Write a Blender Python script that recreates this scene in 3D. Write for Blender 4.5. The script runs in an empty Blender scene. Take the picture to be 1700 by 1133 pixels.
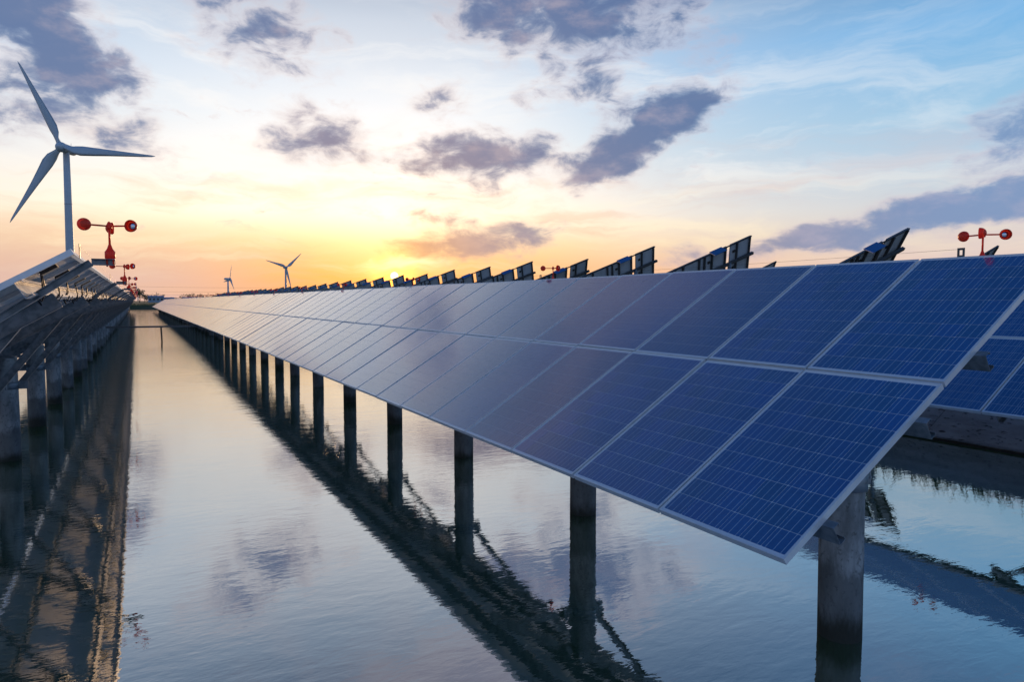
import bpy, bmesh, math, random
from mathutils import Vector, Matrix
random.seed(7)
R = math.radians
S = bpy.context.scene
C = S.collection

# ------------------------------------------------------------------ camera
CAM_Z = 2.43                       # metres above the water (water is z = 0)
cam = bpy.data.cameras.new('camera')
cam.sensor_width = 36.0
cam.lens = 36.0 * 1131.8 / 1700.0
cam.clip_start = 0.05
cam.clip_end = 20000
camo = bpy.data.objects.new('camera', cam)
C.objects.link(camo)
YAW, PITCH = R(28.75), R(-3.38)
fw = Vector((math.sin(YAW) * math.cos(PITCH), math.cos(YAW) * math.cos(PITCH), math.sin(PITCH)))
camo.location = (0, 0, CAM_Z)
camo.rotation_euler = fw.to_track_quat('-Z', 'Y').to_euler()
S.camera = camo
S.view_settings.view_transform = 'Standard'
S.view_settings.look = 'None'
S.view_settings.exposure = 0.14
S.view_settings.gamma = 1.0

# ------------------------------------------------------------------ sky
def lin(r, g, b):
    f = lambda c: (c / 255 / 12.92) if c / 255 <= 0.04045 else ((c / 255 + 0.055) / 1.055) ** 2.4
    return (f(r), f(g), f(b), 1)

SUN_AZ, SUN_EL = 19.0, 2.05
world = bpy.data.worlds.new('World')
S.world = world
world.use_nodes = True
nt = world.node_tree
nt.nodes.clear()

class NB:
    """tiny helper to write shader graphs"""
    def __init__(s, tree): s.t = tree
    def n(s, kind, **kw):
        nd = s.t.nodes.new(kind)
        for k, v in kw.items(): setattr(nd, k, v)
        return nd
    def put(s, sock, v):
        if hasattr(v, 'is_output'): s.t.links.new(v, sock)
        else: sock.default_value = v
    def m(s, op, a, b=0.0, c=None, clamp=False):
        nd = s.n('ShaderNodeMath', operation=op, use_clamp=clamp)
        s.put(nd.inputs[0], a); s.put(nd.inputs[1], b)
        if c is not None: s.put(nd.inputs[2], c)
        return nd.outputs[0]
    def mix(s, f, a, b, mode='MIX'):
        nd = s.n('ShaderNodeMix', data_type='RGBA', blend_type=mode)
        s.put(nd.inputs[0], f); s.put(nd.inputs[6], a); s.put(nd.inputs[7], b)
        return nd.outputs[2]
    def ramp(s, f, pts, interp='LINEAR'):
        nd = s.n('ShaderNodeValToRGB'); cr = nd.color_ramp; cr.interpolation = interp
        while len(cr.elements) < len(pts): cr.elements.new(0.5)
        for e, (p, c) in zip(cr.elements, pts): e.position = p; e.color = c
        s.put(nd.inputs[0], f)
        return nd.outputs[0]
    def smooth(s, v, a, b):
        nd = s.n('ShaderNodeMapRange', interpolation_type='SMOOTHSTEP')
        s.put(nd.inputs[0], v); nd.inputs[1].default_value = a; nd.inputs[2].default_value = b
        return nd.outputs[0]
    def noise(s, vec, scale, detail=5, rough=0.55, dist=0.0, dim='3D'):
        nd = s.n('ShaderNodeTexNoise', noise_dimensions=dim)
        if vec is not None: s.put(nd.inputs['Vector'], vec)
        nd.inputs['Scale'].default_value = scale; nd.inputs['Detail'].default_value = detail
        nd.inputs['Roughness'].default_value = rough; nd.inputs['Distortion'].default_value = dist
        return nd
    def mapping(s, vec, loc=(0, 0, 0), rot=(0, 0, 0), scale=(1, 1, 1), kind='POINT'):
        nd = s.n('ShaderNodeMapping', vector_type=kind)
        s.put(nd.inputs[0], vec)
        nd.inputs[1].default_value = loc; nd.inputs[2].default_value = rot; nd.inputs[3].default_value = scale
        return nd.outputs[0]

b = NB(nt)
tc = b.n('ShaderNodeTexCoord')
D = tc.outputs['Generated']
sx = b.n('ShaderNodeSeparateXYZ'); b.put(sx.inputs[0], D)
az = b.m('MULTIPLY', b.m('ARCTAN2', sx.outputs[0], sx.outputs[1]), 180 / math.pi)
el = b.m('MULTIPLY', b.m('ARCSINE', sx.outputs[2]), 180 / math.pi)
elc = b.m('MAXIMUM', el, 0.0)
e01 = b.m('DIVIDE', elc, 90.0)
daz = b.m('SUBTRACT', az, SUN_AZ)
dneg = b.m('MULTIPLY', b.m('MINIMUM', daz, 0.0), 0.62)
dpos = b.m('MAXIMUM', daz, 0.0)
dd_ = b.m('ADD', dneg, dpos)
wsun = b.m('EXPONENT', b.m('MULTIPLY', b.m('MULTIPLY', dd_, dd_), -1 / (29.0 ** 2)))
near = b.ramp(e01, [(p / 90, lin(*c)) for p, c in [
    (0, (248, 162, 90)), (2, (252, 178, 100)), (4.5, (255, 214, 158)), (7, (255, 240, 220)), (10, (240, 234, 230)),
    (13, (224, 228, 235)), (17, (212, 221, 234)), (21.5, (196, 207, 223)), (26, (150, 169, 194)), (31, (86, 110, 144)), (40, (54, 90, 138)), (58, (26, 68, 126)), (90, (20, 56, 110))]])
far = b.ramp(e01, [(p / 90, lin(*c)) for p, c in [
    (0, (214, 190, 190)), (3, (222, 204, 200)), (6, (208, 208, 212)), (9, (182, 203, 222)), (13, (148, 194, 225)),
    (19, (98, 172, 226)), (25, (76, 126, 176)), (32, (52, 90, 136)), (42, (40, 82, 134)), (58, (26, 68, 126)), (90, (20, 56, 110))]])
back = b.ramp(e01, [(p / 90, lin(*c)) for p, c in [  # unseen sky behind the camera, brightened as fill light
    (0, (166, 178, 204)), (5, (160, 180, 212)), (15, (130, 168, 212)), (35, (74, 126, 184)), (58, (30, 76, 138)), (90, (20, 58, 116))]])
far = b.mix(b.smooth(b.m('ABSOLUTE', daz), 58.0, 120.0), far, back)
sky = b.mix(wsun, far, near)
# left of the sun the low air is greyer and mauve
leftw = b.m('MULTIPLY', b.smooth(daz, -5.0, -19.0), b.smooth(elc, 7.0, 0.5))
sky = b.mix(b.m('MULTIPLY', leftw, 0.85), sky, lin(212, 186, 182))
# veil of bright air above the low sun
bump = b.m('MULTIPLY', b.smooth(elc, 2.5, 7.5), b.smooth(elc, 27.0, 9.0))
vw = b.m('EXPONENT', b.m('MULTIPLY', b.m('MULTIPLY', dd_, dd_), -1 / (17.0 ** 2)))
sky = b.mix(b.m('MULTIPLY', bump, vw), sky, b.mix(1.0, sky, (1.42, 1.34, 1.22, 1), 'MULTIPLY'))
# physical sky underneath, a small share of the light
nish = b.n('ShaderNodeTexSky', sky_type='NISHITA')
nish.sun_disc = False
nish.sun_elevation = R(SUN_EL); nish.sun_rotation = R(SUN_AZ)
nish.air_density = 1.0; nish.dust_density = 1.5
nisc = b.mix(1.0, nish.outputs[0], (0.1, 0.1, 0.1, 1), 'MULTIPLY')
sky = b.mix(0.08, sky, nisc)

# angular coordinates (degrees), ragged by turbulence
av = b.n('ShaderNodeCombineXYZ'); b.put(av.inputs[0], az); b.put(av.inputs[1], el)
wob = b.noise(b.mapping(av.outputs[0], scale=(0.16, 0.26, 1)), 1.0, 4, 0.55)
wv = b.n('ShaderNodeVectorMath', operation='MULTIPLY_ADD')
b.put(wv.inputs[0], wob.outputs['Color']); wv.inputs[1].default_value = (5.0, 2.6, 0)
wsub = b.n('ShaderNodeVectorMath', operation='ADD'); b.put(wsub.inputs[0], av.outputs[0]); wsub.inputs[1].default_value = (-2.5, -1.3, 0)
b.put(wv.inputs[2], wsub.outputs[0])
AV = wv.outputs[0]

# thin high streaks
cir = b.noise(b.mapping(AV, rot=(0, 0, R(-9)), scale=(0.05, 0.30, 1)), 1.0, 6, 0.62, 0.6)
cirm = b.m('MULTIPLY', b.smooth(cir.outputs[0], 0.44, 0.66), b.smooth(elc, 0.5, 5.0))
cirm = b.m('MULTIPLY', cirm, b.smooth(elc, 26.0, 13.0))
cirw = b.m('ADD', 0.20, b.m('MULTIPLY', wsun, 0.75))
cirm = b.m('MULTIPLY', cirm, cirw)
sky = b.mix(cirm, sky, b.mix(b.smooth(elc, 4.0, 12.0), lin(255, 236, 196), lin(244, 242, 240)))
cir2 = b.noise(b.mapping(AV, loc=(7, 3, 2), rot=(0, 0, R(-6)), scale=(0.07, 0.42, 1)), 1.0, 5, 0.6, 0.4)
c2 = b.m('MULTIPLY', b.m('MULTIPLY', b.smooth(cir2.outputs[0], 0.47, 0.70), b.smooth(elc, 16, 6)), 0.45)
sky = b.mix(c2, sky, b.mix(wsun, lin(205, 190, 198), lin(240, 186, 140)))

# cumulus: soft lobes (azimuth, elevation, half width, half height, roll, weight)
LOBES = [
    # mid clouds right of the sun
    (13.0, 13.0, 3.8, 2.6, 0, 1.15), (25.8, 11.6, 5.4, 2.4, 0, 1.4), (31.0, 11.8, 2.2, 1.6, 0, 0.75), (23.2, 16.2, 2.6, 1.7, 15, 0.72),
    (36.4, 11.0, 4.0, 2.0, 15, 0.95), (38.8, 13.3, 5.6, 2.3, 28, 1.35), (43.2, 14.9, 4.0, 1.8, 20, 1.1), (36.0, 16.6, 2.2, 2.2, 30, 0.8),
    (30.8, 16.2, 2.8, 1.6, 10, 0.65), (18.6, 11.4, 2.4, 1.2, 0, 0.62), (44.5, 18.6, 2.8, 2.0, 40, 0.42),
    # low bars near the horizon
    (25.2, 4.3, 6.8, 1.3, 0, 1.4), (29.6, 6.1, 4.0, 1.15, 0, 1.0), (22.6, 6.7, 3.4, 1.05, 0, 0.85), (16.2, 6.9, 2.8, 0.9, -14, 0.4),
    (47.2, 4.2, 6.8, 1.25, 4, 0.85), (55.5, 4.6, 5.5, 1.1, 0, 0.7), (60.5, 6.2, 9.5, 1.35, 8, 1.3), (68.0, 7.2, 8.0, 1.5, 6, 1.25), (65.5, 11.0, 4.6, 2.3, 14, 1.05),
    # upper clouds
    (34.5, 22.0, 9.0, 4.0, 0, 1.3), (26.8, 23.0, 5.0, 2.6, 0, 0.7), (9.6, 19.8, 6.2, 3.4, 0, 0.84), (5.0, 22.5, 4.0, 2.0, 0, 0.55),
    (-5.0, 17.2, 6.0, 2.6, -20, 1.0), (-8.0, 20.0, 6.5, 2.4, -10, 1.0), (-2.2, 15.3, 4.2, 2.2, -30, 0.75), (-8.5, 13.8, 6.0, 2.2, 0, 0.9),
    (-1.0, 11.6, 5.5, 1.5, -12, 0.75), (-12, 11.2, 6.0, 1.6, 0, 0.7),
]
F = None
for (a, e, w_, h_, rot, wt) in LOBES:
    mp = b.mapping(AV, loc=(a, e, 0), rot=(0, 0, R(rot)), scale=(w_ * 1.35, h_ * 1.35, 1), kind='TEXTURE')
    g = b.n('ShaderNodeTexGradient', gradient_type='SPHERICAL'); b.put(g.inputs[0], mp)
    F = b.m('MULTIPLY_ADD', g.outputs[1], wt * 0.98, F if F is not None else 0.0)
puff = b.noise(b.mapping(av.outputs[0], scale=(0.34, 0.62, 1)), 1.0, 8, 0.60, 0.35)
# scattered clouds over the rest of the sky, projected on a cloud deck
iz = b.m('DIVIDE', 1.0, b.m('ADD', b.m('MAXIMUM', sx.outputs[2], 0.0), 0.08))
pv = b.n('ShaderNodeVectorMath', operation='SCALE'); b.put(pv.inputs[0], D); b.put(pv.inputs[3], iz)
deck = b.noise(pv.outputs[0], 1.15, 7, 0.6, 0.3)
deckm = b.m('MULTIPLY', b.m('MULTIPLY', b.smooth(deck.outputs[0], 0.46, 0.74), b.smooth(elc, 21.0, 28.0)), b.m('MULTIPLY_ADD', b.smooth(elc, 32.0, 46.0), -0.85, 1.0))
outz = b.m('MULTIPLY', b.smooth(b.m('ABSOLUTE', b.m('SUBTRACT', az, 28.0)), 44.0, 58.0), b.smooth(deck.outputs[0], 0.52, 0.72))
field = b.m('ADD', F, b.m('MULTIPLY', b.m('SUBTRACT', puff.outputs[0], 0.5), 2.1))
gate = b.smooth(F, 0.02, 0.30)
dens = b.m('MULTIPLY', b.smooth(field, 0.06, 1.12), gate)
small = b.noise(b.mapping(AV, loc=(11, 5, 4), scale=(0.42, 1.0, 1)), 1.0, 6, 0.6, 0.3)
zone = b.m('MULTIPLY', b.smooth(elc, 2.0, 5.0), b.smooth(elc, 24.0, 12.0))
broad = b.noise(b.mapping(av.outputs[0], loc=(1, 8, 3), scale=(0.09, 0.16, 1)), 1.0, 2, 0.5)
smallm = b.m('MULTIPLY', b.m('MULTIPLY', b.smooth(small.outputs[0], 0.54, 0.78), b.smooth(broad.outputs[0], 0.42, 0.62)), zone)
dens = b.m('MAXIMUM', dens, b.m('MULTIPLY', smallm, b.m('MULTIPLY_ADD', wsun, 0.45, 0.15)))
dens = b.m('MAXIMUM', dens, b.m('MULTIPLY', b.m('MAXIMUM', deckm, outz), b.m('MULTIPLY_ADD', b.smooth(elc, 26.0, 45.0), -0.45, 0.7)))
dens = b.m('MULTIPLY', dens, 0.90)
ccol = b.mix(b.smooth(elc, 2.0, 12.0), lin(142, 142, 166), lin(82, 106, 150))
ccol = b.mix(b.smooth(daz, 26.0, 44.0), ccol, lin(112, 140, 182))
cedge = b.mix(wsun, lin(186, 176, 196), lin(222, 196, 190))
ccol = b.mix(b.smooth(dens, 0.10, 0.80), cedge, ccol)
mott = b.noise(b.mapping(av.outputs[0], loc=(3, 9, 1), scale=(0.22, 0.45, 1)), 1.0, 5, 0.6)
ccol = b.mix(b.m('MULTIPLY', b.smooth(mott.outputs[0], 0.45, 0.75), 0.35), ccol, cedge)
# sun angle
sd = Vector((math.sin(R(SUN_AZ)) * math.cos(R(SUN_EL)), math.cos(R(SUN_AZ)) * math.cos(R(SUN_EL)), math.sin(R(SUN_EL))))
dt = b.n('ShaderNodeVectorMath', operation='DOT_PRODUCT'); b.put(dt.inputs[0], D); dt.inputs[1].default_value = sd
sa = b.m('MULTIPLY', b.m('ARCCOSINE', b.m('MINIMUM', dt.outputs['Value'], 1.0)), 180 / math.pi)
warm = b.m('EXPONENT', b.m('MULTIPLY', sa, -1 / 5.5))
ccol = b.mix(b.m('MULTIPLY', warm, 1.1, clamp=True), ccol, lin(255, 178, 84))
sky = b.mix(dens, sky, ccol)
# glow of the low sun in the thin cloud, and the sun itself
def addc(base, col, k):
    return b.mix(1.0, base, b.mix(k, (0, 0, 0, 1), col), 'ADD')
clear = b.m('SUBTRACT', 1.0, b.m('MULTIPLY', dens, 0.75))
sky = addc(sky, (0.40, 0.13, 0.0, 1), b.m('MULTIPLY', b.m('EXPONENT', b.m('MULTIPLY', sa, -1 / 3.4)), clear))
hv = Vector((math.sin(R(18.3)) * math.cos(R(5.2)), math.cos(R(18.3)) * math.cos(R(5.2)), math.sin(R(5.2))))
dt2 = b.n('ShaderNodeVectorMath', operation='DOT_PRODUCT'); b.put(dt2.inputs[0], D); dt2.inputs[1].default_value = hv
sa2 = b.m('MULTIPLY', b.m('ARCCOSINE', b.m('MINIMUM', dt2.outputs['Value'], 1.0)), 180 / math.pi)
g2 = b.m('EXPONENT', b.m('MULTIPLY', b.m('MULTIPLY', sa2, sa2), -1 / 14.0))
sky = addc(sky, (0.34, 0.30, 0.17, 1), b.m('MULTIPLY', b.m('MULTIPLY', g2, clear), b.m('ADD', 0.35, b.m('MULTIPLY', b.smooth(cir.outputs[0], 0.4, 0.62), 0.8))))
sky = addc(sky, (1.6, 0.50, 0.0, 1), b.m('EXPONENT', b.m('MULTIPLY', b.m('MULTIPLY', sa, sa), -1 / 2.2)))
sky = addc(sky, (5.0, 3.6, 1.4, 1), b.smooth(sa, 0.36, 0.24))
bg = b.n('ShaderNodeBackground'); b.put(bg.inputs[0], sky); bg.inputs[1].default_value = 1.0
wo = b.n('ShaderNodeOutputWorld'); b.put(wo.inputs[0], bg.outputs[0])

# ------------------------------------------------------------------ sun lamp
sun = bpy.data.lights.new('sun', 'SUN')
sun.energy = 2.0; sun.angle = R(0.53); sun.color = (1.0, 0.62, 0.32)
suno = bpy.data.objects.new('sun', sun); C.objects.link(suno)
suno.rotation_euler = (-sd).to_track_quat('-Z', 'Y').to_euler()

# ------------------------------------------------------------------ materials
MATS = {}
def mat(name, base=(0.5, 0.5, 0.5), rough=0.6, metal=0.0, **kw):
    m = bpy.data.materials.new(name); m.use_nodes = True
    bs = m.node_tree.nodes['Principled BSDF']
    bs.inputs['Base Color'].default_value = (*base, 1)
    bs.inputs['Roughness'].default_value = rough
    bs.inputs['Metallic'].default_value = metal
    for k, v in kw.items(): bs.inputs[k].default_value = v
    MATS[name] = m
    return m, NB(m.node_tree), bs

def vary(name, c1, c2, scale, rough=0.7, metal=0.0, detail=6, bump=0.0, lo=0.35, hi=0.65, coord='Object', bscale=None, bdist=0.01):
    m, g, bs = mat(name, c1, rough, metal)
    t = g.n('ShaderNodeTexCoord')
    nz = g.noise(t.outputs[coord], scale, detail, 0.6)
    g.put(bs.inputs['Base Color'], g.mix(g.smooth(nz.outputs[0], lo, hi), (*c1, 1), (*c2, 1)))
    if bump:
        n2 = g.noise(t.outputs[coord], bscale or scale * 4, 6, 0.65)
        bp = g.n('ShaderNodeBump'); bp.inputs['Strength'].default_value = bump; bp.inputs['Distance'].default_value = bdist
        g.put(bp.inputs['Height'], n2.outputs[0]); g.put(bs.inputs['Normal'], bp.outputs[0])
    return m, g, bs

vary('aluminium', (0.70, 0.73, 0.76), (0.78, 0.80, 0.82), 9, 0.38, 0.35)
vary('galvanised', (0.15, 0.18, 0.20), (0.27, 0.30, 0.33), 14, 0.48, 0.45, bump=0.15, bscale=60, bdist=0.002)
vary('purlin_steel_lit', (0.50, 0.51, 0.52), (0.62, 0.62, 0.62), 7, 0.45, 0.35)  # paler steel for the top purlin, light on it put into the colour
m, g, bs = mat('backsheet_glass', (0.72, 0.76, 0.82), 0.5, **{'Coat Weight': 1.0, 'Coat Roughness': 0.10, 'Coat IOR': 2.2, 'Specular IOR Level': 0.0})
vary('backsheet_under', (0.72, 0.72, 0.70), (0.80, 0.80, 0.78), 2.5, 0.5)
vary('tracker_back', (0.36, 0.41, 0.46), (0.44, 0.49, 0.54), 2.5, 0.5)
vary('dark_steel', (0.045, 0.05, 0.055), (0.07, 0.075, 0.08), 8, 0.5)
mat('cable_black', (0.012, 0.012, 0.013), 0.5)
mat('box_black', (0.018, 0.018, 0.02), 0.45)
m, g, bs = vary('red_plastic', (0.95, 0.085, 0.032), (0.88, 0.068, 0.026), 25, 0.4)
trn = g.n('ShaderNodeBsdfTranslucent'); trn.inputs[0].default_value = (0.95, 0.075, 0.03, 1)
mxs = g.n('ShaderNodeMixShader'); mxs.inputs[0].default_value = 0.42
g.put(mxs.inputs[1], bs.outputs[0]); g.put(mxs.inputs[2], trn.outputs[0])
g.put(g.t.nodes['Material Output'].inputs[0], mxs.outputs[0])
mat('mirror', (0.62, 0.66, 0.72), 0.06, 1.0)
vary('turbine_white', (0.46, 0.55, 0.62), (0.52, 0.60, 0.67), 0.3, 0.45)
vary('building_wall', (0.28, 0.36, 0.46), (0.33, 0.41, 0.50), 0.4, 0.8)
vary('building_roof', (0.10, 0.20, 0.36), (0.13, 0.24, 0.40), 0.4, 0.6)
mat('window_glass', (0.03, 0.04, 0.05), 0.1)
vary('foliage', (0.030, 0.060, 0.022), (0.065, 0.095, 0.035), 0.6, 0.7)
vary('grass', (0.050, 0.085, 0.022), (0.085, 0.110, 0.035), 3.0, 0.7)
vary('bark', (0.07, 0.055, 0.04), (0.11, 0.09, 0.07), 3, 0.9)
vary('ground', (0.060, 0.085, 0.030), (0.115, 0.100, 0.060), 0.06, 0.9, detail=8)
vary('driftwood', (0.06, 0.045, 0.03), (0.12, 0.10, 0.07), 20, 0.8)

# concrete of the posts: grey, streaked, with a wet weed band above the water
m, g, bs = mat('post_concrete', (0.3, 0.3, 0.3), 0.8)
t = g.n('ShaderNodeTexCoord'); geo = g.n('ShaderNodeNewGeometry')
n1 = g.noise(g.mapping(geo.outputs['Position'], scale=(5, 5, 1.6)), 1.0, 8, 0.68)
n2 = g.noise(geo.outputs['Position'], 26, 5, 0.6)
col = g.mix(g.smooth(n1.outputs[0], 0.34, 0.66), (0.16, 0.172, 0.175, 1), (0.37, 0.39, 0.40, 1))
col = g.mix(g.m('MULTIPLY', g.smooth(n2.outputs[0], 0.54, 0.66), 0.6), col, (0.07, 0.072, 0.07, 1))
sp = g.n('ShaderNodeSeparateXYZ'); g.put(sp.inputs[0], geo.outputs['Position'])
oi = g.n('ShaderNodeObjectInfo')
hz = g.m('ADD', g.m('ADD', sp.outputs[2], g.m('MULTIPLY_ADD', oi.outputs['Random'], 0.22, -0.11)), g.m('MULTIPLY', g.m('SUBTRACT', n1.outputs[0], 0.5), 0.42))
col = g.mix(g.m('MULTIPLY', g.smooth(hz, 0.54, 0.42), 0.72), col, (0.075, 0.080, 0.080, 1))
col = g.mix(g.smooth(hz, 0.19, 0.02), col, (0.022, 0.024, 0.018, 1))
g.put(bs.inputs['Base Color'], col)
bp = g.n('ShaderNodeBump'); bp.inputs['Strength'].default_value = 0.5; bp.inputs['Distance'].default_value = 0.006
g.put(bp.inputs['Height'], n2.outputs[0]); g.put(bs.inputs['Normal'], bp.outputs[0])

# bank concrete
m, g, bs = mat('bank_concrete', (0.2, 0.19, 0.18), 0.9)
geo = g.n('ShaderNodeNewGeometry')
n1 = g.noise(g.mapping(geo.outputs['Position'], scale=(2.2, 0.7, 2.2)), 1.0, 9, 0.7)
n2 = g.noise(g.mapping(geo.outputs['Position'], scale=(16, 7, 16)), 1.0, 6, 0.65)
col = g.mix(g.smooth(n1.outputs[0], 0.35, 0.68), (0.23, 0.22, 0.215, 1), (0.40, 0.385, 0.375, 1))
col = g.mix(g.smooth(n2.outputs[0], 0.56, 0.66), col, (0.045, 0.042, 0.038, 1))
sp = g.n('ShaderNodeSeparateXYZ'); g.put(sp.inputs[0], geo.outputs['Position'])
col = g.mix(g.smooth(g.m('ADD', sp.outputs[2], g.m('MULTIPLY', n1.outputs[0], 0.1)), 0.14, 0.06), col, (0.03, 0.03, 0.026, 1))
g.put(bs.inputs['Base Color'], col)
bp = g.n('ShaderNodeBump'); bp.inputs['Strength'].default_value = 0.8; bp.inputs['Distance'].default_value = 0.03
g.put(bp.inputs['Height'], n2.outputs[0]); g.put(bs.inputs['Normal'], bp.outputs[0])

# photovoltaic cell: polycrystalline blue, three busbars
m, g, bs = mat('cell', (0.006, 0.03, 0.12), 0.45, **{'Coat Weight': 1.0, 'Coat Roughness': 0.10, 'Coat IOR': 2.2, 'Specular IOR Level': 0.15})
uv = g.n('ShaderNodeUVMap'); geo = g.n('ShaderNodeNewGeometry')
su = g.n('ShaderNodeSeparateXYZ'); g.put(su.inputs[0], uv.outputs[0])
fr = g.m('ABSOLUTE', g.m('SUBTRACT', g.m('FRACT', g.m('MULTIPLY', su.outputs[0], 3.0)), 0.5))
bus = g.m('LESS_THAN', fr, 0.023)
vor = g.n('ShaderNodeTexVoronoi'); g.put(vor.inputs['Vector'], geo.outputs['Position']); vor.inputs['Scale'].default_value = 60
cellv = g.noise(geo.outputs['Position'], 1.7, 2, 0.5)
base = g.mix(vor.outputs['Color'], (0.0003, 0.072, 0.250, 1), (0.0005, 0.100, 0.315, 1))
base = g.mix(g.m('MULTIPLY', g.smooth(cellv.outputs[0], 0.3, 0.7), 0.4), base, (0.0005, 0.050, 0.205, 1))
oi = g.n('ShaderNodeObjectInfo')
hs = g.n('ShaderNodeHueSaturation'); g.put(hs.inputs['Color'], base)
g.put(hs.inputs['Value'], g.m('MULTIPLY_ADD', oi.outputs['Random'], 0.26, 0.87))
g.put(hs.inputs['Hue'], g.m('MULTIPLY_ADD', oi.outputs['Random'], 0.012, 0.494))
face = g.mix(bus, hs.outputs[0], (0.50, 0.64, 0.78, 1))
# dust film and a few droppings on the glass
du = g.noise(geo.outputs['Position'], 0.9, 7, 0.65)
dr = g.n('ShaderNodeTexVoronoi'); g.put(dr.inputs['Vector'], geo.outputs['Position']); dr.inputs['Scale'].default_value = 2.6; dr.inputs['Randomness'].default_value = 1.0
drop = g.m('MULTIPLY', g.m('LESS_THAN', g.m('ADD', dr.outputs['Distance'], g.m('MULTIPLY', du.outputs[0], 0.03)), 0.036), 0.6)
face = g.mix(g.m('MULTIPLY', g.smooth(du.outputs[0], 0.42, 0.75), 0.035), face, (0.45, 0.42, 0.36, 1))
face = g.mix(drop, face, (0.32, 0.32, 0.30, 1))
g.put(bs.inputs['Base Color'], face)
g.put(bs.inputs['Coat Roughness'], g.m('MULTIPLY_ADD', g.smooth(du.outputs[0], 0.3, 0.75), 0.06, 0.07))

# water
m, g, bs = mat('water', (0.026, 0.072, 0.026), 0.015)
bs.inputs['IOR'].default_value = 6.8
geo = g.n('ShaderNodeNewGeometry')
P = geo.outputs['Position']
w1 = g.noise(g.mapping(P, rot=(0, 0, R(24)), scale=(1.0, 2.4, 1)), 4.2, 3, 0.55, 0.3)
w2 = g.noise(g.mapping(P, rot=(0, 0, R(-14)), scale=(1.0, 1.8, 1)), 11.0, 3, 0.6, 0.2)
w0 = g.noise(g.mapping(P, rot=(0, 0, R(30)), scale=(1.0, 1.9, 1)), 1.25, 2, 0.5, 0.2)
w3 = g.noise(P, 0.35, 3, 0.5)
patch = g.smooth(w3.outputs[0], 0.35, 0.65)
hgt = g.m('ADD', g.m('MULTIPLY_ADD', w0.outputs[0], 1.6, w1.outputs[0]), g.m('MULTIPLY', w2.outputs[0], g.m('ADD', 0.10, g.m('MULTIPLY', patch, 0.25))))
spx = g.n('ShaderNodeSeparateXYZ'); g.put(spx.inputs[0], P)
open_ = g.smooth(g.m('ADD', spx.outputs[1], g.m('MULTIPLY', w3.outputs[0], 14.0)), 12.0, 46.0)      # sheltered near end, breeze further out
hgt = g.m('MULTIPLY', hgt, g.m('MULTIPLY_ADD', open_, 3.6, 1.0))
bp = g.n('ShaderNodeBump'); bp.inputs['Strength'].default_value = 1.0; bp.inputs['Distance'].default_value = 0.0011
g.put(bp.inputs['Height'], hgt); g.put(bs.inputs['Normal'], bp.outputs[0])

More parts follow.
